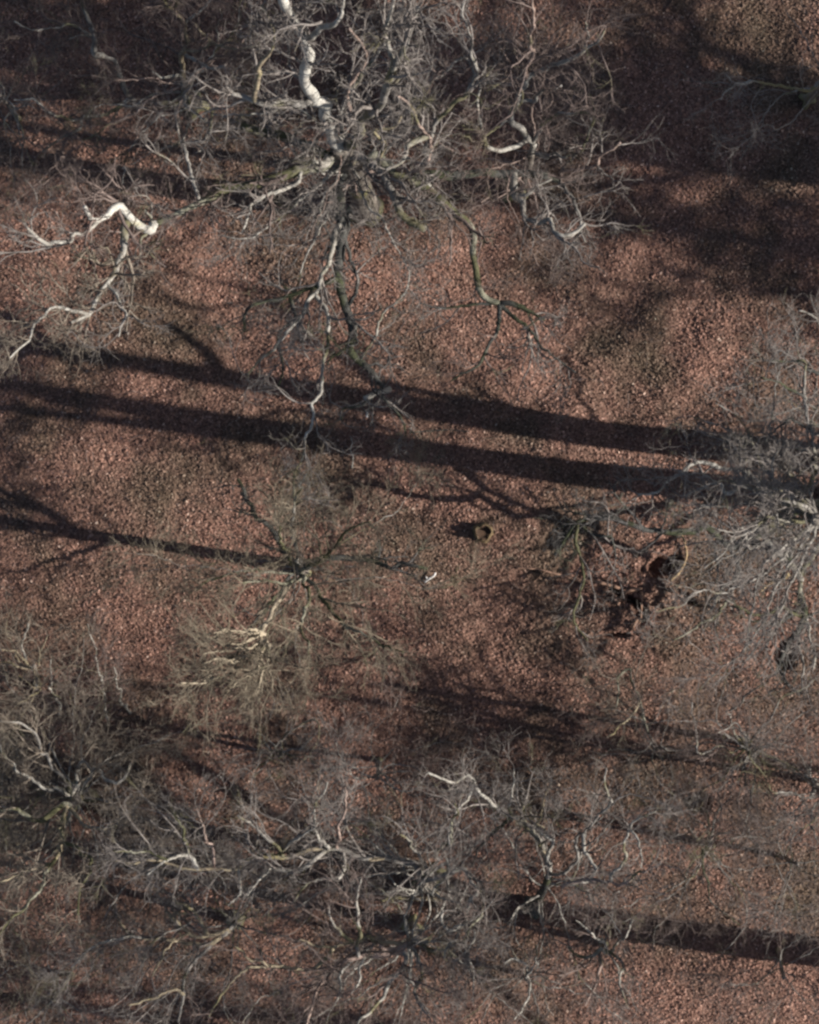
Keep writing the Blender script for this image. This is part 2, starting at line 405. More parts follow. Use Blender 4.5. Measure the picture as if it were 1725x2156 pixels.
t.limb(3, '370,245 300,230 240,225 190,240 130,300 100,370 40,430', 1, .028, .01, tw=T_OLIVE, k=2.)
t.limb(1, '1400,665 1310,630 1200,590 1100,560 1020,530', .4, .10, .06, M_MOSS, k=1.2)
t.limb(1, '1320,610 1260,590 1200,567', .1, .05, .04)  # pale overlay painting the sunlit top of the mossy limb above
t.limb(1, '1460,700 1430,780 1370,860 1360,930 1340,990', .8, .028, .012)
t.limb(1, '1260,715 1262,770 1220,800 1150,830 1060,860 1040,900 1020,980', .8, .032, .014)
t.limb(1, '1600,720 1500,760 1430,800 1380,840 1280,850 1230,890', .8, .03, .015, M_PINK)
t.limb(1, '1440,650 1520,660 1590,700 1620,740 1650,810 1680,880 1725,930 1790,965', 1, .075, .045, M_GREY)
t.limb(1, '1450,700 1430,790 1440,850 1440,950 1440,1040 1430,1138 1440,1198 1460,1278 1490,1358 1490,1408 1480,1458 1510,1508 1560,1568 1610,1628 1640,1638', -2.2, .095, .05, M_DARK, T_DARK, k=.5)
t.limb(3, '1630,560 1600,575 1560,590 1535,600', .6, .05, .035)
t.limb(3, '1580,590 1520,630 1450,650 1440,700', .1, .03, .012, M_DARK); t.limb(3, '1610,590 1640,650 1690,690 1710,760', .1, .03, .012, M_DARK)
t.limb(3, '1430,90 1400,105 1340,130 1240,160 1150,185 1060,200 1030,250 1030,320', .2, .05, .015, M_DARK, T_BROWN)
t.limb(3, '1225,180 1230,210 1240,270 1180,320 1170,380 1190,460 1170,560', .4, .03, .012, M_DARK)
t.limb(3, '1470,210 1510,120 1500,40 1470,-60 1465,-180', 1, .03, .02, M_DARK, k=.5)
t.limb(1, '1435,940 1420,960 1390,1050 1380,1078 1350,1158 1330,1198 1330,1238 1290,1288 1270,1348 1210,1408 1170,1458 1100,1518 1040,1578', 2.0, .042, .014)
t.limb(3, '1330,160 1370,230 1390,300 1380,370 1370,440 1360,520 1350,590 1310,620 1310,680 1280,760 1270,850 1240,940 1240,1060', 1.2, .03, .010)
t.limb(3, '1520,440 1570,360 1620,240 1700,170 1725,60', 1, .02, .01)
t.limb(3, '1480,380 1400,420 1380,460', -.2, .03, .012, M_MOSS)
t.limb(2, '-140,650 -100,690 -30,740 70,780 150,850 210,900 260,950 275,1010 270,1078 280,1138 290,1208 330,1258 380,1278', -.5, .075, .04, M_MOSS, T_BROWN, k=.4)
t.limb(2, '68,770 110,810 160,862', .05, .05, .035)  # pale overlay standing in for sunlight on this stretch of the mossy limb
t.limb(4, '380,200 440,205 490,222 570,270', .1, .05, .012, M_DARK); t.limb(4, '380,210 370,280 350,350 290,410 260,460 210,500 170,530', .3, .035, .01, M_DARK, T_BROWN)
t.limb(4, '395,215 450,260 520,320 560,380 620,430 700,490', .2, .035, .01, M_DARK, T_GREY); t.limb(4, '370,200 230,210 120,215 40,200', .1, .025, .01, M_DARK)
t.limb(2, '-140,650 -60,720 0,745 150,757 300,742 450,735 550,740 630,760', -1., .09, .055, M_DARK, T_BROWN, k=.7)  # dark bark here puts the shade on this limb into its colour
t.limb(2, '630,760 650,720 720,715 790,705 810,660 850,630 890,600', 1.2, .035, .018, M_PINK)
t.limb(2, '630,760 680,820 710,870 730,910 720,960 740,1020', 1, .03, .014, M_GREY)
t.limb(2, '445,740 447,780 450,820 480,840 490,910 540,940', .9, .055, .03)
t.limb(2, '540,940 590,925 600,970 640,998 700,975 740,940', .4, .04, .025)
t.limb(2, '450,825 500,815 530,780 600,755', .4, .028, .012)
t.limb(2, '-60,700 45,720 65,650 70,580 30,540 0,460 -60,400', 3, .04, .015, M_PINK)
t.limb(2, '70,580 0,620 -30,680 -100,715', .3, .035, .02)
t.limb(2, '60,640 110,510 170,460 230,410 245,360 255,290 240,230 250,170 230,110 220,50 240,-20', 2, .035, .014, M_GREY)
t.limb(1, '1590,705 1630,600 1580,540 1660,540 1690,490', 1, .03, .015, M_GOLD)
t.limb(1, '760,605 860,580 885,520 890,470 920,440', 1, .03, .013, M_GREY)
t.auto(9, 2.4, 4.6, .032, m=M_PALE)
t.auto(6, .8, 2.2, .016, m=M_PINK, up=.3)
t.finish(per=3.4, wig=.24, c3=5, l2=(.25, 1.0), rmul=1.12)

# ---------------------------------------------------------------- crown right of it
t = Tree('beech_tree', 'tree with curved grey limbs and a forked pale branch right of the big white one', WG(1085, 400), .15, tw=T_BROWN, lm=M_GREY)
t.trunk([W(1100, 380, 2.5), W(1112, 350, 5), W(1118, 325, 6.5)], .07)
t.limb(2, '515,650 510,640 520,600 500,580 450,600 390,615 340,600 310,570 290,500 285,420 300,370', 2, .045, .018, M_PALE)
t.limb(2, '500,580 480,540 430,505 450,430 480,370 500,340 540,310 600,275 680,250 740,210 790,180 820,130', 4, .05, .016, M_PALE)
t.limb(2, '500,340 500,280 530,200 525,120 520,40 515,-40', 3, .033, .014, M_PINK)
t.limb(2, '740,210 750,160 740,90', 1, .018, .01)
t.limb(2, '430,505 360,540 310,580', .5, .02, .01); t.limb(2, '530,430 560,395 600,385 640,360', 1, .028, .014)
t.limb(2, '515,600 545,560 580,520 640,490 720,470 780,490', 1.5, .03, .012)
t.limb(2, '515,640 660,660 730,620 780,500', 1.5, .025, .012); t.limb(2, '240,230 210,228 120,310 70,350', 1, .025, .012)
t.auto(9, 2.2, 3.9, .022, m=M_PINK)
t.finish(c3=5, per=3.4, wig=.24, rmul=1.12)

# ---------------------------------------------------------------- upper left
t = Tree('beech_tree', 'tree in the top left corner with a mossy foot and pale jagged limbs', WG(412, 222), .15, tw=T_BROWN, lm=M_PALE)
t.trunk([W(400, 205, 2), W(392, 190, 4), W(388, 175, 5)], .07)
t.limb(1, '790,400 775,360 770,280 780,180 770,100 740,60 700,20 680,-40', 4, .045, .02, M_GOLD)
t.limb(1, '790,430 700,440 600,440 540,420 500,340 480,280 430,250 405,235 395,160 375,100 355,40 340,-30', 2.5, .055, .025, M_GREY)
t.limb(1, '425,240 400,230 395,160 380,110', .4, .04, .025)
t.limb(1, '375,150 330,150 290,165', .4, .022, .01, M_PALE); t.limb(1, '600,440 680,470 720,510 770,580', .4, .03, .014, M_PINK)
t.limb(1, '770,320 690,332 640,300', .3, .03, .012); t.limb(1, '540,420 440,480 340,490 320,540 240,590 180,640', 1, .035, .014, M_PALE)
t.limb(1, '780,210 900,180 960,195 1060,200', 1, .03, .015, M_GOLD); t.limb(1, '900,180 860,140 820,100', .5, .028, .014, M_GOLD)
t.limb(1, '340,490 200,470 140,425 60,420', 1, .022, .012, M_PALE); t.limb(1, '790,240 880,290 960,290 990,320', 1, .03, .015, M_PALE)
t.limb(1, '770,100 850,60 900,-20', 1, .02, .01); t.limb(1, '395,160 300,100 180,130 60,90', 1.5, .025, .01, M_GREY)
t.auto(6, 2.2, 4.6, .028, m=M_PALE)
t.auto(9, 2.2, 4.4, .022, m=M_PINK)
t.finish(c3=5, per=3.6, wig=.24, rmul=1.12)

# ---------------------------------------------------------------- small tree left of the middle
t = Tree('young_beech_tree', 'small many-stemmed tree with olive twigs fanning out, left of the middle', WG(640, 1196), .13, tw=T_STRAW, lm=M_MOSS, flare=.6)
t.trunk([W(636, 1197, 1.5), W(634, 1200, 3.0), W(632, 1202, 4.2)], .09)
t.world_limb([t.base+[-.03, 0, 2.7], t.base+[-.35, .6, 3.3], t.base+[-.8, 1.2, 4.2], t.base+[-1., 1.8, 5.4]], .07, .03, M_DARK, T_DARK, .4)
t.world_limb([t.base+[-.03, 0, 2.3], t.base+[-.5, -.6, 2.9], t.base+[-.9, -1.3, 3.6]], .045, .015, M_DARK, T_DARK, .3)
t.limb(5, '1260,240 1258,180 1245,100 1240,20 1250,-60 1290,-160', 3, .035, .012, M_PALE)
t.limb(5, '1270,260 1340,220 1390,170 1430,120 1490,70 1560,40', 1.5, .035, .012, M_MOSS, k=1.3)
t.limb(5, '1280,225 1350,195 1450,190 1560,200 1640,230 1680,205 1740,220 1800,240', .3, .055, .022, M_DARK, T_DARK, k=.6)
t.limb(5, '1270,270 1190,300 1120,280 1020,300', 1.4, .03, .012, M_MOSS, k=1.4); t.limb(5, '1230,250 1200,250 1080,240 960,260 880,290 830,330', 1.6, .03, .012, M_MOSS, k=1.4)
t.limb(5, '1250,290 1180,360 1150,430 1120,500 1120,560 1060,600 1000,650 940,690 850,720 760,720', 4, .045, .012, M_STRAW)
t.limb(5, '1120,520 1050,540 980,600 900,610 850,660', 1.5, .03, .012, M_STRAW); t.limb(5, '1120,530 1030,500 930,510 850,550', 1.5, .03, .012, M_STRAW)
t.limb(5, '1130,560 1120,660 1090,740', 1.5, .03, .012, M_STRAW); t.limb(5, '1060,600 960,620 860,640', 1.2, .028, .011, M_STRAW)
for q in ('1120,520 1010,560 900,540 850,560', '1110,540 1000,640 900,680 820,740', '1120,560 1060,680 1030,760', '1125,540 1140,640 1150,760', '1115,530 960,580 860,600 840,630', '1110,560 990,610 930,640 880,690', '1120,520 1060,500 960,495 900,510', '1120,560 1090,650 980,740'):
    t.limb(5, q, 1.6, .022, .009, M_STRAW, k=.8)
t.limb(5, '1280,280 1340,350 1400,430 1540,510 1620,560 1700,590', 2, .032, .010, M_MOSS, k=1.3)
t.limb(5, '1260,240 1200,160 1180,60', 3, .03, .012); t.limb(5, '1270,270 1300,340 1260,480 1300,600', 3, .03, .012)
t.auto(15, 1.6, 4.2, .014, up=.3, k=.9, m=M_GREY)
t.finish(per=3.4, c2=6, c3=5, up=.12, wig=.15)

# ---------------------------------------------------------------- right edge tree
t = Tree('beech_tree', 'dark trunked tree at the right edge with grey limbs reaching left over the hollows', WG(1752, 1072), .17, tw=T_GREY, lm=M_GREY)
t.trunk([W(1752, 1074, 3.), W(1740, 1085, 6), W(1718, 1095, 9.5)], .10)
t.limb(6, '1880,0 1800,80 1725,140 1690,200 1655,240 1645,300 1640,370 1665,440', .2, .05, .035, M_MOSS, T_DARK, k=.5, z=1.4)
t.limb(6, '1880,10 1800,-20 1690,-30 1600,20 1500,90 1400,120 1350,150', .3, .07, .05, M_DARK, T_DARK, k=.5, z=1.2)
t.limb(4, '1900,1078 1800,1020 1720,1030 1640,1040 1560,1020 1545,990', .8, .06, .035, M_MOSS, k=.5, z=7.5)
t.limb(6, '1650,280 1600,200 1540,150 1480,60 1520,-20 1545,-60 1545,-100 1490,-130 1440,-170 1445,-210 1400,-230 1360,-290', 3, .06, .02, M_GREY)
t.limb(4, '1440,910 1380,970 1330,1000 1300,950 1240,970 1160,1010', .6, .04, .015, M_PALE); t.limb(4, '1330,1000 1300,1040 1220,1050', .3, .025, .012)
t.limb(4, '1440,910 1350,900 1280,870 1200,860 1150,900 1090,940 1060,980 1010,1000 960,1005', 1, .035, .016, M_PALE)
t.limb(4, '1545,1020 1640,1000 1725,900 1700,870 1720,830 1690,740 1680,660 1670,560 1670,450 1630,440', 2, .04, .015)
t.limb(4, '1690,740 1640,700 1600,690 1530,740 1500,780', .6, .02, .01, M_DARK); t.limb(4, '1670,600 1610,570 1560,540 1480,510', .8, .02, .01, M_DARK)
t.limb(6, '1600,190 1460,130 1350,150 1250,60 1130,80 1000,60 850,20 720,40 680,90 640,140 610,180', .5, .06, .025, M_DARK, T_DARK)
t.limb(6, '720,40 690,130 700,190 715,270 700,340 680,400 680,450 710,490 750,540', .5, .028, .014, M_MOSS); t.limb(6, '720,40 760,80 830,90 860,130 870,200', .2, .03, .012, M_DARK)
t.limb(6, '1350,150 1380,230 1370,280 1310,330 1280,400 1250,430', .3, .035, .016); t.limb(6, '1350,150 1300,130 1300,200 1290,300', .1, .03, .012, M_DARK)
t.limb(6, '1600,190 1500,120 1440,150 1400,60 1340,130', 1.2, .03, .014, M_PALE); t.limb(6, '1650,340 1640,400 1550,460 1430,460', -.5, .05, .015, M_DARK)
t.limb(6, '1650,360 1665,440 1620,520 1580,560 1560,640 1600,740', .6, .07, .02, M_DARK, T_DARK); t.limb(6, '1665,440 1690,520 1710,590 1700,660', 1.4, .035, .014, M_PALE)
t.limb(6, '1620,520 1650,640 1655,740', 1.2, .03, .012); t.limb(6, '1650,440 1560,400 1480,440 1400,420 1340,380 1290,440 1200,500 1110,540', .8, .03, .012, M_MOSS)
t.limb(6, '1600,190 1640,100 1725,60', 1, .04, .02)
t.auto(11, 1.8, 3.8, .03, m=M_GREY, low=.1)
t.auto(12, 2.2, 4.4, .035, up=.1, az=(120, 265), m=M_GREY, low=.1)
t.finish(per=3.2, wig=.24, rmul=1.1)

# ---------------------------------------------------------------- bottom middle, long mossy limbs to the left
t = Tree('beech_tree', 'tree in the lower middle with long yellowish limbs running left above the dark band', WG(900, 1850), .19, tw=T_GREY, lm=M_MOSS)
t.trunk([W(902, 1855, 2.), W(900, 1868, 3.5), W(888, 1860, 4.8)], .09)
t.limb(8, '50,480 20,400 -115,375 -185,380 -255,360 -305,340 -355,350 -415,400 -475,440 -525,435 -585,420', 1.5, .05, .028, M_GREY)
t.limb(7, '1610,375 1540,382 1460,362', .2, .045, .035, M_GOLD, k=.3)
t.limb(7, '1380,350 1240,370 1100,370 1040,390 1000,430 900,430 830,430 740,410 650,385 560,400 480,390', 1.2, .034, .014, M_GOLD)
t.limb(7, '830,430 810,360 750,360 690,400 620,450', .8, .028, .012, M_PALE); t.limb(7, '790,350 780,330 750,260 730,190', .8, .028, .012)
t.limb(7, '1000,430 1005,520 960,580', .4, .022, .01, M_PALE); t.limb(7, '1440,360 1450,430 1420,490 1300,490 1240,560', .8, .028, .012, M_PALE)
t.limb(7, '1140,420 1080,480 1040,540', .8, .022, .01, M_PALE); t.limb(7, '1420,340 1410,260 1440,150 1460,60', 2, .025, .01, M_PINK)
t.limb(7, '1380,350 1330,250 1320,180 1380,60', 2, .025, .01, M_PALE); t.limb(7, '1180,350 1230,300 1300,270 1340,230', .8, .025, .012, M_PALE)
t.limb(7, '1200,370 1120,300 1060,250 1000,200', 1.2, .03, .012, M_GREY); t.limb(7, '900,330 860,240 830,180', 1, .025, .01, M_PINK)
t.limb(7, '700,390 600,350 480,350', .6, .022, .01)
t.limb(8, '60,470 240,420 280,480 300,520 260,560 240,600 190,670 150,675 130,640 140,600', 1, .04, .022, M_PALE)
t.limb(8, '235,610 200,700 160,760 145,800', .4, .03, .012, M_PALE); t.limb(8, '80,500 140,550 0,548 -60,545 -120,560', .3, .035, .02, M_GOLD)
t.limb(8, '60,470 130,400 180,300 190,150', 3, .03, .012); t.limb(8, '300,520 330,600 240,740 250,850', 1, .025, .01)
t.limb(8, '80,450 60,390 20,350 -40,280', 2, .03, .012, M_GREY)
t.auto(16, 1.8, 5., .024, m=M_PALE)
t.finish(c3=4, per=3.6, wig=.17)

# ---------------------------------------------------------------- right of it, one pale limb going up left
t = Tree('beech_tree', 'tree with a pale zigzag limb rising to the upper left, right of the lower middle', WG(1122, 1908), .12, tw=T_GREY, lm=M_PALE, trunk_m=M_DARK)
t.trunk([W(1132, 1895, 1.2), W(1146, 1870, 2.4), W(1154, 1848, 3.2)], .07)
t.limb(8, '585,450 570,380 540,310 470,240 400,210 340,150 280,100 265,60 245,20 190,55 130,40 75,20', 4, .05, .016)
t.limb(8, '590,450 585,400 612,330 560,285 520,240', 2, .04, .015); t.limb(8, '600,450 660,420 700,330 750,260 800,190 860,150', 3, .03, .014, M_GREY)
t.limb(8, '735,290 730,330 740,360 775,410 785,440 740,480 640,500', .6, .03, .014, M_PALE); t.limb(8, '410,220 340,280 290,350 260,420', -.6, .03, .012, M_DARK)
t.limb(8, '640,490 760,470 860,475 990,430 1060,400', 1.5, .028, .013, M_PINK); t.limb(8, '860,470 850,440 920,370 930,260 960,210 1040,180', 1.5, .025, .012)
t.limb(8, '800,190 845,150 820,60 830,0', 1.2, .022, .01); t.limb(8, '570,380 560,200 570,130 600,60', 2.5, .025, .01, M_GOLD)
t.limb(8, '435,225 430,120 440,0', 1.4, .02, .01); t.limb(8, '265,60 240,130 180,200 170,330', .8, .02, .01); t.limb(8, '930,260 980,330 975,420', .6, .018, .009)
t.auto(11, 1.8, 4.2, .02, m=M_PALE, up=.3)
t.finish(c3=4, per=3.0, up=.18)

# ---------------------------------------------------------------- pinkish one at the bottom
t = Tree('beech_tree', 'pinkish white limbed tree at the bottom edge with branches fanning to the lower left', WG(868, 1950), .12, tw=T_BROWN, lm=M_PALE)
t.trunk([W(866, 1962, 2.), W(862, 1982, 4.5), W(858, 1990, 5.5)], .06)
t.limb(7, '1710,760 1660,775 1600,750', .5, .045, .02, M_PINK); t.limb(7, '1700,775 1600,785 1500,800 1440,820 1380,880 1320,980 1290,1078 1280,1130', 2, .045, .015, M_PINK)
t.limb(7, '1490,800 1440,870 1440,940 1400,1010', .8, .03, .012); t.limb(7, '1540,795 1510,900 1480,950', .8, .025, .01)
t.limb(7, '1500,800 1500,740 1460,720 1400,650 1385,580', 1, .03, .014, M_GREY); t.limb(7, '1500,740 1520,710 1530,640 1510,570 1520,470', 1.5, .028, .012)
t.limb(7, '1710,790 1680,870 1620,950 1560,1030 1520,1060 1500,1120', 1.8, .04, .015)
t.limb(7, '1700,740 1560,720 1400,765 1330,750 1260,720', .8, .03, .014, M_GOLD); t.limb(7, '1400,765 1390,780 1360,820 1300,850 1210,840 1110,840 1060,850 1000,890 920,970 880,1050', 1.2, .03, .012, M_GOLD)
t.limb(7, '1130,838 1100,800 1050,790 990,750', .4, .025, .012, M_GOLD); t.limb(8, '0,740 130,760 240,740 250,860', 1, .03, .01, M_GREY)
t.limb(8, '-10,760 60,850 20,950 90,1060', 1.5, .03, .012, M_GREY)
t.auto(13, 1.6, 4.2, .024, m=M_PALE)
t.finish(c3=4, per=3.6, wig=.15)

# ---------------------------------------------------------------- lower left pieces
t = Tree('beech_tree', 'tree in the lower left with a yellow hooked limb and a dark branch hanging down', WG(500, 1935), .10, tw=T_GREY, lm=M_GOLD)
t.trunk([W(497, 1940, 2.), W(493, 1948, 3.5)], .05)
t.limb(7, '990,662 950,682 870,708 820,712 770,680 700,600', 1, .045, .02, M_GOLD); t.limb(7, '985,668 930,720 890,760 820,830 790,890 780,960 750,1070', 1, .035, .016, M_GREY)
t.limb(7, '930,720 880,740 820,738 740,715 600,715 540,690 500,640', .5, .04, .014); t.limb(7, '600,715 540,712 440,730 370,770 300,840', .8, .025, .01, M_PALE)
t.limb(7, '870,710 840,660 800,600 740,565', .8, .035, .02, M_GOLD); t.limb(7, '800,700 700,760 640,880', 1, .02, .01); t.limb(7, '780,960 740,930 600,980 540,1000', .5, .025, .012, M_GOLD)
t.auto(14, 1.6, 4.2, .018, m=M_GREY); t.finish(c3=5, per=3.4, wig=.15)

t = Tree('beech_tree', 'olive twigged tree on the left edge with a mossy foot and yellowish curved boughs', WG(172, 1668), .16, tw=T_OLIVE, lm=M_MOSS)
t.trunk([W(165, 1680, 2.5), W(148, 1700, 4.5)], .07)
t.limb(7, '330,130 400,0 440,40 480,65 530,40 550,-20', .6, .04, .015, M_PALE); t.limb(7, '280,150 180,220 130,210 60,170 0,180', 1.2, .05, .02, M_MOSS)
t.limb(7, '290,160 350,230 400,250 490,240 510,200', .4, .035, .014, M_GOLD); t.limb(7, '280,160 260,300 240,390 130,440 0,480', 2, .04, .014, M_GOLD)
t.limb(7, '240,390 180,500 80,600 0,700', 2, .03, .012); t.limb(7, '260,300 400,380 350,500 330,620', 2, .03, .012); t.limb(5, '300,1200 250,1100 160,950 80,890 0,880', 2.5, .035, .014, M_GREY)
t.limb(5, '290,1200 180,1160 60,1080 0,980', 2.2, .03, .014, M_PALE); t.limb(5, '310,1190 350,1050 380,1078', 1, .04, .02, M_PALE)
t.auto(18, 2., 4.8, .018, up=.25, m=M_GREY, low=.7); t.finish(c3=5, per=3.6, up=.12, wig=.15)

t = Tree('young_beech_tree', 'yellow green sapling by the left edge above the thin white stems', WG(80, 1440), .06, tw=T_OLIVE, lm=M_GOLD, flare=.5)
t.trunk([W(76, 1420, 1.5), W(72, 1402, 3)], .04)
t.limb(5, '150,740 150,660 120,620 110,540 120,470', 2, .03, .012, M_PALE); t.limb(5, '130,640 60,590 0,580', 1, .025, .01); t.limb(5, '150,660 180,570 200,520', 1, .02, .01)
t.auto(7, 1.2, 2.4, .018, up=.5); t.finish(per=3, wig=.12, up=.2)
for lab, pts, b in (('thin pale sapling, the leftmost of three leaning stems', '250,850 240,760 225,690 215,620', (128, 1505)),
                    ('tallest thin white sapling stem of three, long and slightly bent', '455,880 435,770 425,700 405,620 385,530 370,470', (230, 1525)),
                    ('shortest thin sapling of the three leaning stems, on the right', '545,840 520,760 500,700 480,650', (275, 1500))):
    t = Tree('birch_sapling', lab, WG(*b), .028, cat='sapling', group='thin saplings on the left', tw=T_BROWN, lm=M_PALE, trunk_m=M_GREY, flare=.3)
    px, py = [float(q) for q in pts.split()[0].split(',')]
    t.trunk([W(px/2, 1078+py/2, 1.0)], .022)
    t.limb(5, pts, 3, .022, .008, M_PALE); t.finish(per=3.5, l1=(.35, .9), c2=5, c3=3, wig=.12)

t = Tree('young_beech_tree', 'small pale tree whose bough curves over in a loop, lower left of the middle', WG(590, 1590), .05, tw=T_GREY, lm=M_GREY, flare=.4)
t.trunk([W(595, 1585, 2.), W(598, 1583, 3)], .03)
t.limb(5, '1190,1010 1190,960 1250,910 1310,885 1340,910 1340,960 1300,1020 1340,1070', 1, .022, .012, M_GOLD); t.limb(5, '1200,1010 1280,980 1320,940', .6, .018, .009, M_GREY)
t.limb(5, '1190,1010 1120,960 1080,930', .8, .022, .01, M_GREY); t.limb(5, '1190,1020 1100,1070 1040,1100', .8, .02, .01)
t.auto(6, 1., 2.2, .016, up=.4); t.finish(per=2.6, l1=(.4, 1.1), wig=.14)

t = Tree('young_beech_tree', 'small tree in the lower right whose pale bough lies like a shallow bowl', WG(1270, 1985), .07, tw=T_BROWN, lm=M_PALE, flare=.5)
t.trunk([W(1274, 1995, 2.), W(1278, 2005, 3.5)], .04)
t.limb(8, '830,780 810,762 780,790 740,798 700,788 670,755', .4, .04, .018); t.limb(8, '800,790 795,870 770,940 740,1000', 1, .03, .012, M_PINK)
t.limb(8, '830,780 900,700 940,640', 1.2, .025, .01); t.limb(8, '840,780 890,820 890,930 920,1010', 1, .025, .01); t.limb(8, '830,770 760,690 700,640', 1, .02, .01)
t.auto(4, 1.2, 2.8, .016, up=.2, m=M_GREY); t.finish(per=2.8, wig=.14)

t = Tree('young_beech_tree', 'small tree at the bottom with one hooked white branch beside a rounded leafy mound', WG(1100, 2050), .05, tw=T_BROWN, lm=M_PALE, flare=.4)
t.trunk([W(1104, 2055, 1.5), W(1108, 2062, 3)], .03)
t.limb(8, '490,890 500,900 490,850 440,810 400,822', .6, .03, .014); t.limb(8, '500,890 500,940 480,990 440,1060', .8, .025, .01); t.limb(8, '500,880 530,820 530,740', .8, .02, .01)
t.auto(8, 1.2, 2.4, .018, up=.4, m=M_GREY); t.finish(per=2.6, wig=.14)

t = Tree('young_beech_tree', 'thin brown twigged tree on the right side below the hollows', WG(1560, 1560), .07, tw=T_BROWN, lm=M_GREY, flare=.5)
t.trunk([W(1575, 1575, 2.), W(1590, 1590, 4)], .04)
t.limb(6, '1400,980 1330,860 1420,780 1490,720', 2, .022, .012); t.limb(6, '1440,1000 1200,990 1190,800', 2, .02, .01); t.limb(6, '1440,1000 1380,900 1300,930', 1.5, .02, .01)
t.auto(17, 2., 4., .02, up=.25, m=M_GREY, k=1.1); t.finish(per=3.2)
t = Tree('young_beech_tree', 'thin grey twigged tree near the right edge above the small dark hole', WG(1700, 1640), .06, tw=T_GREY, lm=M_GREY, flare=.5)
t.trunk([W(1720, 1660, 2.), W(1740, 1680, 4)], .04)
t.limb(8, '1720,60 1690,120 1680,20 1690,-40', 1.5, .03, .014, M_PALE)
t.auto(13, 1.8, 3.6, .02, up=.25, m=M_GREY, k=1.1); t.finish(per=3.)
t = Tree('young_beech_tree', 'slender tree right of the lower middle with a few greenish twigs', WG(1392, 1592), .045, tw=T_OLIVE, lm=M_GREY, flare=.4)
t.trunk([W(1385, 1575, 2.), W(1365, 1545, 3)], .03)
t.limb(6, '940,660 890,690 885,750 870,820', .5, .022, .01, M_MOSS); t.limb(6, '960,800 880,900 830,950', .8, .02, .01, M_GOLD)
t.auto(9, 1.4, 3., .016, up=.3, m=M_GREY); t.finish(per=2.8)
t = Tree('young_beech_tree', 'thin tree at the right edge by the lowest shadow with one dark drooping branch', WG(1500, 1780), .05, tw=T_BROWN, lm=M_GREY, flare=.4)
t.trunk([W(1495, 1785, 1.), W(1490, 1790, 2)], .03)
t.limb(8, '1240,340 1235,400 1255,480 1270,560 1320,610 1390,660', 0, .025, .008, M_DARK, k=.4); t.limb(8, '1250,330 1260,230 1250,180', .6, .016, .01, M_DARK); t.limb(8, '1250,310 1310,280 1370,260', 1, .02, .01)
t.auto(14, 1.8, 3.8, .018, up=.3, m=M_GREY, k=1.1); t.finish(per=3.)
for lab, px, py, tx, ty, tw, n, L in (('brown twigged young tree in the lower right corner on the last long shadow', 1640, 2000, 1650, 2060, T_BROWN, 7, 3.8),
        ('grey young tree in the bottom left corner', 150, 2050, 110, 2110, T_GREY, 11, 3.8),
        ('hazy young tree at the left edge just above the bottom corner', -10, 1880, -50, 1920, T_STRAW, 16, 4.),
        ('crooked grey tree at the left edge of the dark upper corner', 40, 250, 0, 200, T_BROWN, 14, 3.8),
        ('thin grey young tree on the right side between the hole and the long lower shadow', 1640, 1800, 1680, 1820, T_GREY, 7, 3.8),
        ('slight young tree with pinkish twigs right of the looping bough', 800, 1600, 795, 1640, T_BROWN, 11, 3.2),
        ('slight greyish young tree beside the olive one on the left', 330, 1800, 300, 1840, T_GREY, 12, 3.4)):
    t = Tree('young_beech_tree', lab, WG(px, py), .05, tw=tw, lm=M_GREY, flare=.4)
    t.trunk([W((px+tx)/2, (py+ty)/2, 2.), W(tx, ty, 4.2)], .03)
    t.auto(n, 1.6, L, .016, up=.2, m=M_GREY, low=.7); t.finish(c3=5, per=3.3, wig=.17)
t = Tree('beech_tree', 'pale twigged tree high on the right edge under the dark shadow', WG(1700, 210), .09, tw=T_GREY, lm=M_GREY)
t.trunk([W(1725, 190, 3), W(1745, 165, 5.5)], .05)
t.limb(2, '1725,340 1700,360 1650,380 1560,350 1440,340', 1.5, .03, .015, M_GREY); t.limb(2, '1440,340 1420,350 1370,355 1330,310', .4, .025, .01, M_PALE); t.limb(2, '1400,352 1370,360 1330,380 1310,420', .5, .022, .01, M_PALE)
t.auto(5, 1.5, 3., .018, m=M_GREY); t.finish(per=2.4)
t = Tree('beech_tree', 'grey tree on the right edge in the middle of the height, above the twin shadows', WG(1795, 990), .10, tw=T_GREY, lm=M_GREY)
t.trunk([W(1815, 960, 3), W(1835, 930, 5.5)], .06)
t.limb(4, '1940,780 1900,600 1880,440', 1, .05, .035)
t.limb(4, '1880,440 1725,500 1640,450 1510,440', 1, .03, .012, M_DARK); t.limb(4, '1880,420 1760,330 1700,250 1640,230', 1.5, .03, .012)
t.auto(11, 2., 4.2, .028, m=M_GREY); t.finish(per=3.)

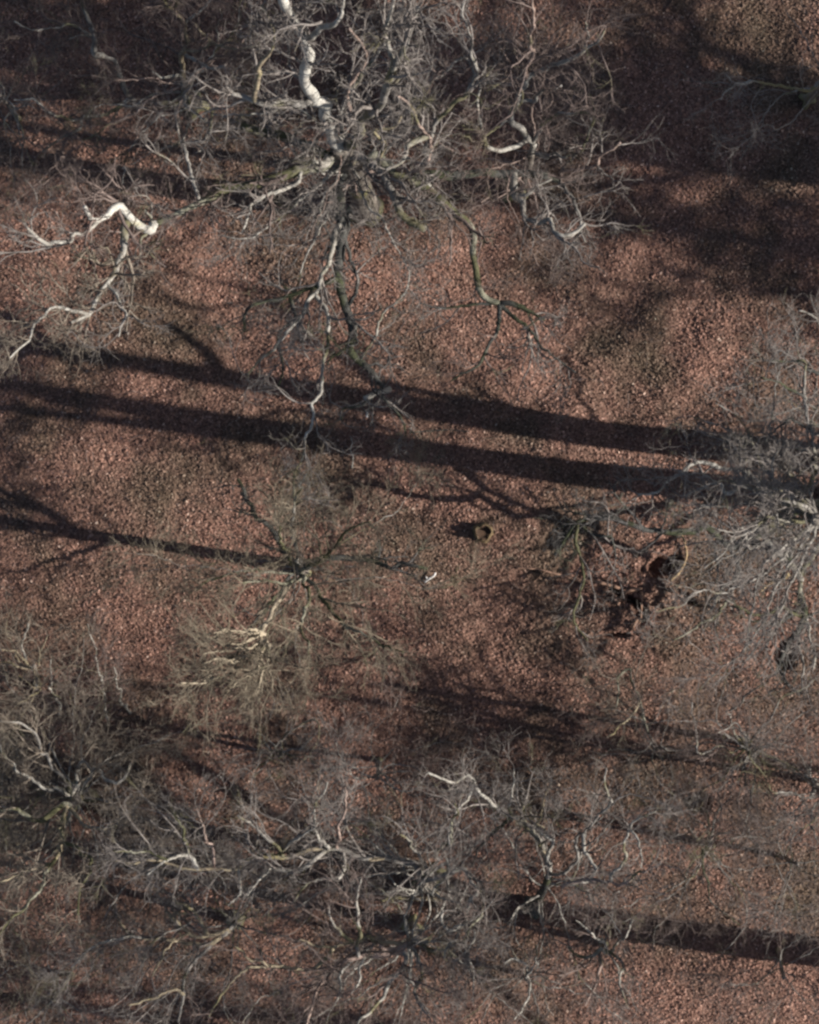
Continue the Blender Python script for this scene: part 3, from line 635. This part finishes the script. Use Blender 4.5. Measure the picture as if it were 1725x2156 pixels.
# ---------------------------------------------------------------- trees beyond the frame whose shadows cross it
def far_tree(label, px, py, r, h, fork, nl, lean=(0, 0), spread=(2.5, 6.), k=1., seed=0, r0=.09, cnt=(2.2, 5, 3), extra=(), shade_leaves=None):
    x, y = G(px, py); z = float(hgt(x, y)); b = np.array([x, y, z])
    t = Tree('beech_tree', label, b, r, tw=T_GREY, lm=M_GREY, group='tall leafless trees beyond the frame')
    P = [b+np.array([lean[0]*q/h, lean[1]*q/h, q])+np.append(rng.normal(size=2)*.05, 0) for q in np.linspace(1.5, h*.85, 7)]
    t.trunk(P, r*.25)
    TP, TR = t.paths[0]; zz = TP[:, 2]-z
    for i in range(nl):
        q = fork+(h*.85-fork)*(i/nl)**1.; j = int(np.argmin(abs(zz-q))); p = TP[j]; a = i*2.4+rng.random()
        L = (spread[0]+(spread[1]-spread[0])*rng.random())*(1-.45*i/nl)
        d = norm(np.array([math.cos(a), math.sin(a), .5+.5*rng.random()])); pts = [p]
        for _ in range(7): d = norm(d+rng.normal(size=3)*.18+[0, 0, .05]); pts.append(pts[-1]+d*L/7)
        t.world_limb(pts, min(r0, TR[j]*.7), .02)
    for (q, offs, ra, rb, *kk) in extra:
        p = TP[int(np.argmin(abs(zz-q)))]; t.world_limb([p]+[p+np.array(o) for o in offs], ra, rb, k=kk[0] if kk else .35)
    t.finish(per=cnt[0]*k, c2=cnt[1], c3=cnt[2], l1=(.9, 2.2), rmul=1.3)
    if shade_leaves:
        zc, rr, rz, n = shade_leaves; c = TP[int(np.argmin(abs(zz-zc)))]  # unseen foliage added to the crown to thicken its cast shade
        q = norm(rng.normal(size=(n, 3)))*(rng.random(n)**.45)[:, None]; q = q*(.75+.5*vnoise(q[:, 0]*2.2+seed, q[:, 1]*2.2+q[:, 2]*2.6+9))[:, None]
        cen = c+q*np.array([rr, rr, rz]); yaw = norm(rng.normal(size=(n, 3))+[0, 0, .6]); u = norm(np.cross(yaw, rng.normal(size=(n, 3)))); v = np.cross(yaw, u)
        V = np.stack([cen-u*.09, cen+v*.06, cen+u*.09, cen-v*.06], 1).reshape(-1, 3); I = np.arange(n)[:, None]*4+np.arange(4)
        mesh_obj('shade_leaves', V, I, M_SHADE_LEAF, t.e, smooth=False, shift=t.base)
    return t
M_SHADE_LEAF, _nt, _b = mat('shade_leaf'); _b.inputs['Base Color'].default_value = (.035, .06, .025, 1); _b.inputs['Roughness'].default_value = .4
FI = 'tree with added shading foliage standing outside the right side of the frame'
F = 'tall leafless beech standing outside the right side of the frame'
# the trunks of the twin shadows
far_tree(F, 1960, 1013, .34, 21, 14., 12, spread=(2., 3.5), extra=[(8.3, [(-.5, .5, .1), (-1.3, 1.15, .2)], .13, .08, 0)])
far_tree(F, 1905, 1093, .33, 20, 12.5, 12, spread=(2., 3.5), extra=[(5.0, [(.05, -.35, .0), (.1, -.65, -.1)], .08, .055, 0), (8.6, [(.6, -.7, 0), (1.3, -1.3, .1)], .06, .03), (12., [(.6, -.8, 0), (1.2, -1.5, .1)], .08, .05, 0)])
far_tree(F, 2080, 2062, .37, 20, 10.5, 12, extra=[(9.4, [(-.8, .9, .3), (-1.7, 2.0, .6), (-2.6, 3.4, 1.)], .17, .10)])
far_tree(F, 2600, 2430, .24, 20, 9, 12)
far_tree(F, 2450, 1735, .12, 16, 8.5, 8)
# crowns that shade the top and the lower left
far_tree(F, 2350, 415, .33, 21, 8, 16)
far_tree(FI, 2720, 410, .33, 21, 7, 18, shade_leaves=(12, 1.5, 1.9, 6000), seed=21)
far_tree(FI, 2330, 400, .30, 20, 8, 12, shade_leaves=(12, 1.2, 2.2, 3500), seed=25)
far_tree(F, 2950, 560, .33, 21, 7, 16)
far_tree(FI, 3498, 520, .36, 19, 8, 16, shade_leaves=(12.6, .8, 2.2, 3600), seed=3)
far_tree(FI, 3640, 625, .34, 20, 8, 16, shade_leaves=(11, .40, 3.8, 3800), seed=7)
far_tree(FI, 3330, 470, .30, 20, 8, 16, shade_leaves=(9, .6, 2.2, 1500), seed=12)
far_tree(FI, 3810, 840, .30, 22, 7, 20, k=1.5, shade_leaves=(12, 1.1, 2.2, 1800), seed=40)
far_tree(F, 2900, 2480, .26, 20, 8, 14)
far_tree('leafless beech standing below the bottom edge of the frame', 960, 2240, .16, 14, 6, 12)

# ---------------------------------------------------------------- stumps, logs and dead wood
def stump(label, px, py, r, h, dep, group=None, lean=.0):
    b = WG(px, py); e = bpy.data.objects.new('tree_stump', None); COL.objects.link(e); e.location = b; tag(e, label, 'stump', group)
    n = 40; a = np.arange(n)*2*math.pi/n
    jag = rng.normal(size=n)*.025+.04*np.sin(a*2+1)+.03*np.sin(a*5)+.10*np.exp(-((a-1.7)/.22)**2)+.12*np.exp(-((a-4.6)/.2)**2)
    lob = 1+.06*np.sin(a*5+1)+.05*np.sin(a*3)
    def ring(rad, z, j=0.): return np.stack([np.cos(a)*rad*lob, np.sin(a)*rad*lob, z+j*jag], 1)
    outer = [ring(r*1.7, -.12), ring(r*1.3, .02), ring(r*1.08, .12), ring(r, h*.6), ring(r*.97, h, 1.), ring(r*.94, h-.01, 1.)]
    V = np.concatenate(outer); Q = []
    for k in range(len(outer)-1):
        i = np.arange(n); j = (i+1) % n; Q.append(np.stack([k*n+i, k*n+j, (k+1)*n+j, (k+1)*n+i], 1))
    mesh_obj('bark', V+b, np.concatenate(Q), M_RIM, e, shift=b)
    inner = [ring(r*.95, h-.012, 1.), ring(r*.75, h-dep*.5), ring(r*.6, h-dep), ring(r*.2, h-dep+.01)]
    V = np.concatenate(inner+[np.array([[0, 0, h-dep]])]); Q = []
    for k in range(3):
        i = np.arange(n); j = (i+1) % n; Q.append(np.stack([k*n+i, k*n+j, (k+1)*n+j, (k+1)*n+i], 1))
    i = np.arange(n); T = np.stack([3*n+i, 3*n+(i+1) % n, np.full(n, 4*n)], 1)
    mesh_obj('rotten_heart', V+b, [np.concatenate(Q), T], M_HEART, e, shift=b)
stump('hollow broken stump with a yellowish sunlit rim, alone on the leaves', 1017, 1121, .165, .27, .06)
stump('small dark stump sunk in a hole in the lower right', 1478, 1694, .10, .12, .05)

def rods(name, label, cat, m, lines, group=None, twigs=0):
    """a piece of dead wood: first line is the stem, the others grow from it"""
    b0 = WG(*lines[0][0][0]); e = bpy.data.objects.new(name, None); COL.objects.link(e); e.location = b0; tag(e, label, cat, group)
    for i, (pts, zz, r0, r1) in enumerate(lines):
        P = []
        for q, (px, py) in enumerate(pts):
            x, y = G(px, py); zt = zz[0]+(zz[1]-zz[0])*q/(len(pts)-1); z = float(hgt(x, y))+zt; P.append(W(px, py, z))
        P, R, L = resample(P, [r0, (r0+r1)/2, r1], .05)
        P = P+rng.normal(size=P.shape)*.004
        R = R*(1+.12*rng.normal(size=len(R)).cumsum()/max(4, len(R)**.5)*.5); R = np.clip(R, .004, None)
        bb = Bag(); bb.tubes(P, R, 10, cap=True); bb.build('stem' if i == 0 else 'branch', m, e, b0)
rods('fallen_branch', 'reddish fallen branch lying across the leaves left of the hollows', 'fallen branch', M_WOOD,
     [([(1088, 1196), (1128, 1198), (1170, 1208), (1212, 1218), (1232, 1222), (1272, 1228), (1312, 1243), (1318, 1262)], (.05, .12), .018, .04),
      ([(1212, 1218), (1240, 1240), (1262, 1262)], (.1, .05), .02, .008), ([(1150, 1202), (1135, 1215), (1120, 1228)], (.05, .04), .012, .006)])
rods('fallen_branch', 'pale broken bough on a sunny patch near the right edge', 'fallen branch', M_CUT,
     [([(1598, 1248), (1620, 1228), (1640, 1222), (1662, 1208)], (.06, .22), .025, .05), ([(1612, 1234), (1600, 1226)], (.1, .12), .02, .01)])
rods('rotten_log', 'curved rotten root rimming the right side of the deepest hollow', 'log', M_CUT,
     [([(1438, 1130), (1446, 1160), (1442, 1185), (1428, 1208), (1412, 1222)], (.10, .06), .018, .03), ([(1442, 1140), (1432, 1118)], (.12, .2), .03, .012)])
rods('rotten_log', 'broken rotten roots sticking out between the leafy hollows', 'log', M_WOOD,
     [([(1300, 1272), (1312, 1256), (1322, 1244), (1352, 1240)], (.10, .14), .04, .03), ([(1312, 1256), (1330, 1270), (1352, 1282)], (.1, .12), .035, .02), ([(1306, 1266), (1290, 1250), (1278, 1248)], (.1, .12), .03, .02),
      ([(1372, 1262), (1366, 1272), (1370, 1284)], (.1, .05), .03, .03), ([(1352, 1246), (1350, 1300), (1346, 1312)], (.12, .1), .025, .02)])
rods('rotten_log', 'crumbling reddish log edge along the lowest of the hollows', 'log', M_WOOD,
     [([(1300, 1340), (1322, 1338), (1334, 1318), (1342, 1305)], (.06, .10), .04, .03)])
rods('fallen_branch', 'small white broken branch end on the leaves right of the small olive tree', 'fallen branch', M_WHITE,
     [([(894, 1226), (902, 1220), (914, 1212), (917, 1206)], (.05, .18), .022, .02), ([(902, 1220), (897, 1214)], (.06, .12), .015, .008)])
rods('fallen_branch', 'thin grey stick crossing the gap between the twin shadows', 'fallen branch', M_DARK,
     [([(862, 910), (900, 908), (940, 905), (990, 909)], (.03, .05), .012, .008), ([(940, 905), (962, 915)], (.04, .03), .008, .004)])
rods('fallen_branch', 'thin pale stick standing upright in the lower of the twin shadows', 'fallen branch', M_PALE,
     [([(741, 985), (744, 962), (738, 948), (742, 932), (738, 918)], (.05, .45), .016, .007), ([(738, 948), (728, 938)], (.2, .3), .007, .004)])
b = WG(773, 873); a = np.arange(10)*2*math.pi/10
V = np.concatenate([np.stack([.035*np.cos(a)*(1+.2*np.sin(3*a)), .07*np.sin(a), .03+.015*np.cos(a)], 1), np.stack([.03*np.cos(a), .06*np.sin(a), .045+.015*np.cos(a)], 1), [[0, 0, .05]]])+b
i = np.arange(10); j = (i+1) % 10
o = mesh_obj('bark_flake', V, [np.stack([i, j, 10+j, 10+i], 1), np.stack([10+i, 10+j, np.full(10, 20)], 1)], M_WHITE)
tag(o, 'bright white flake of bark on the leaves between the twin shadows', 'bark flake')
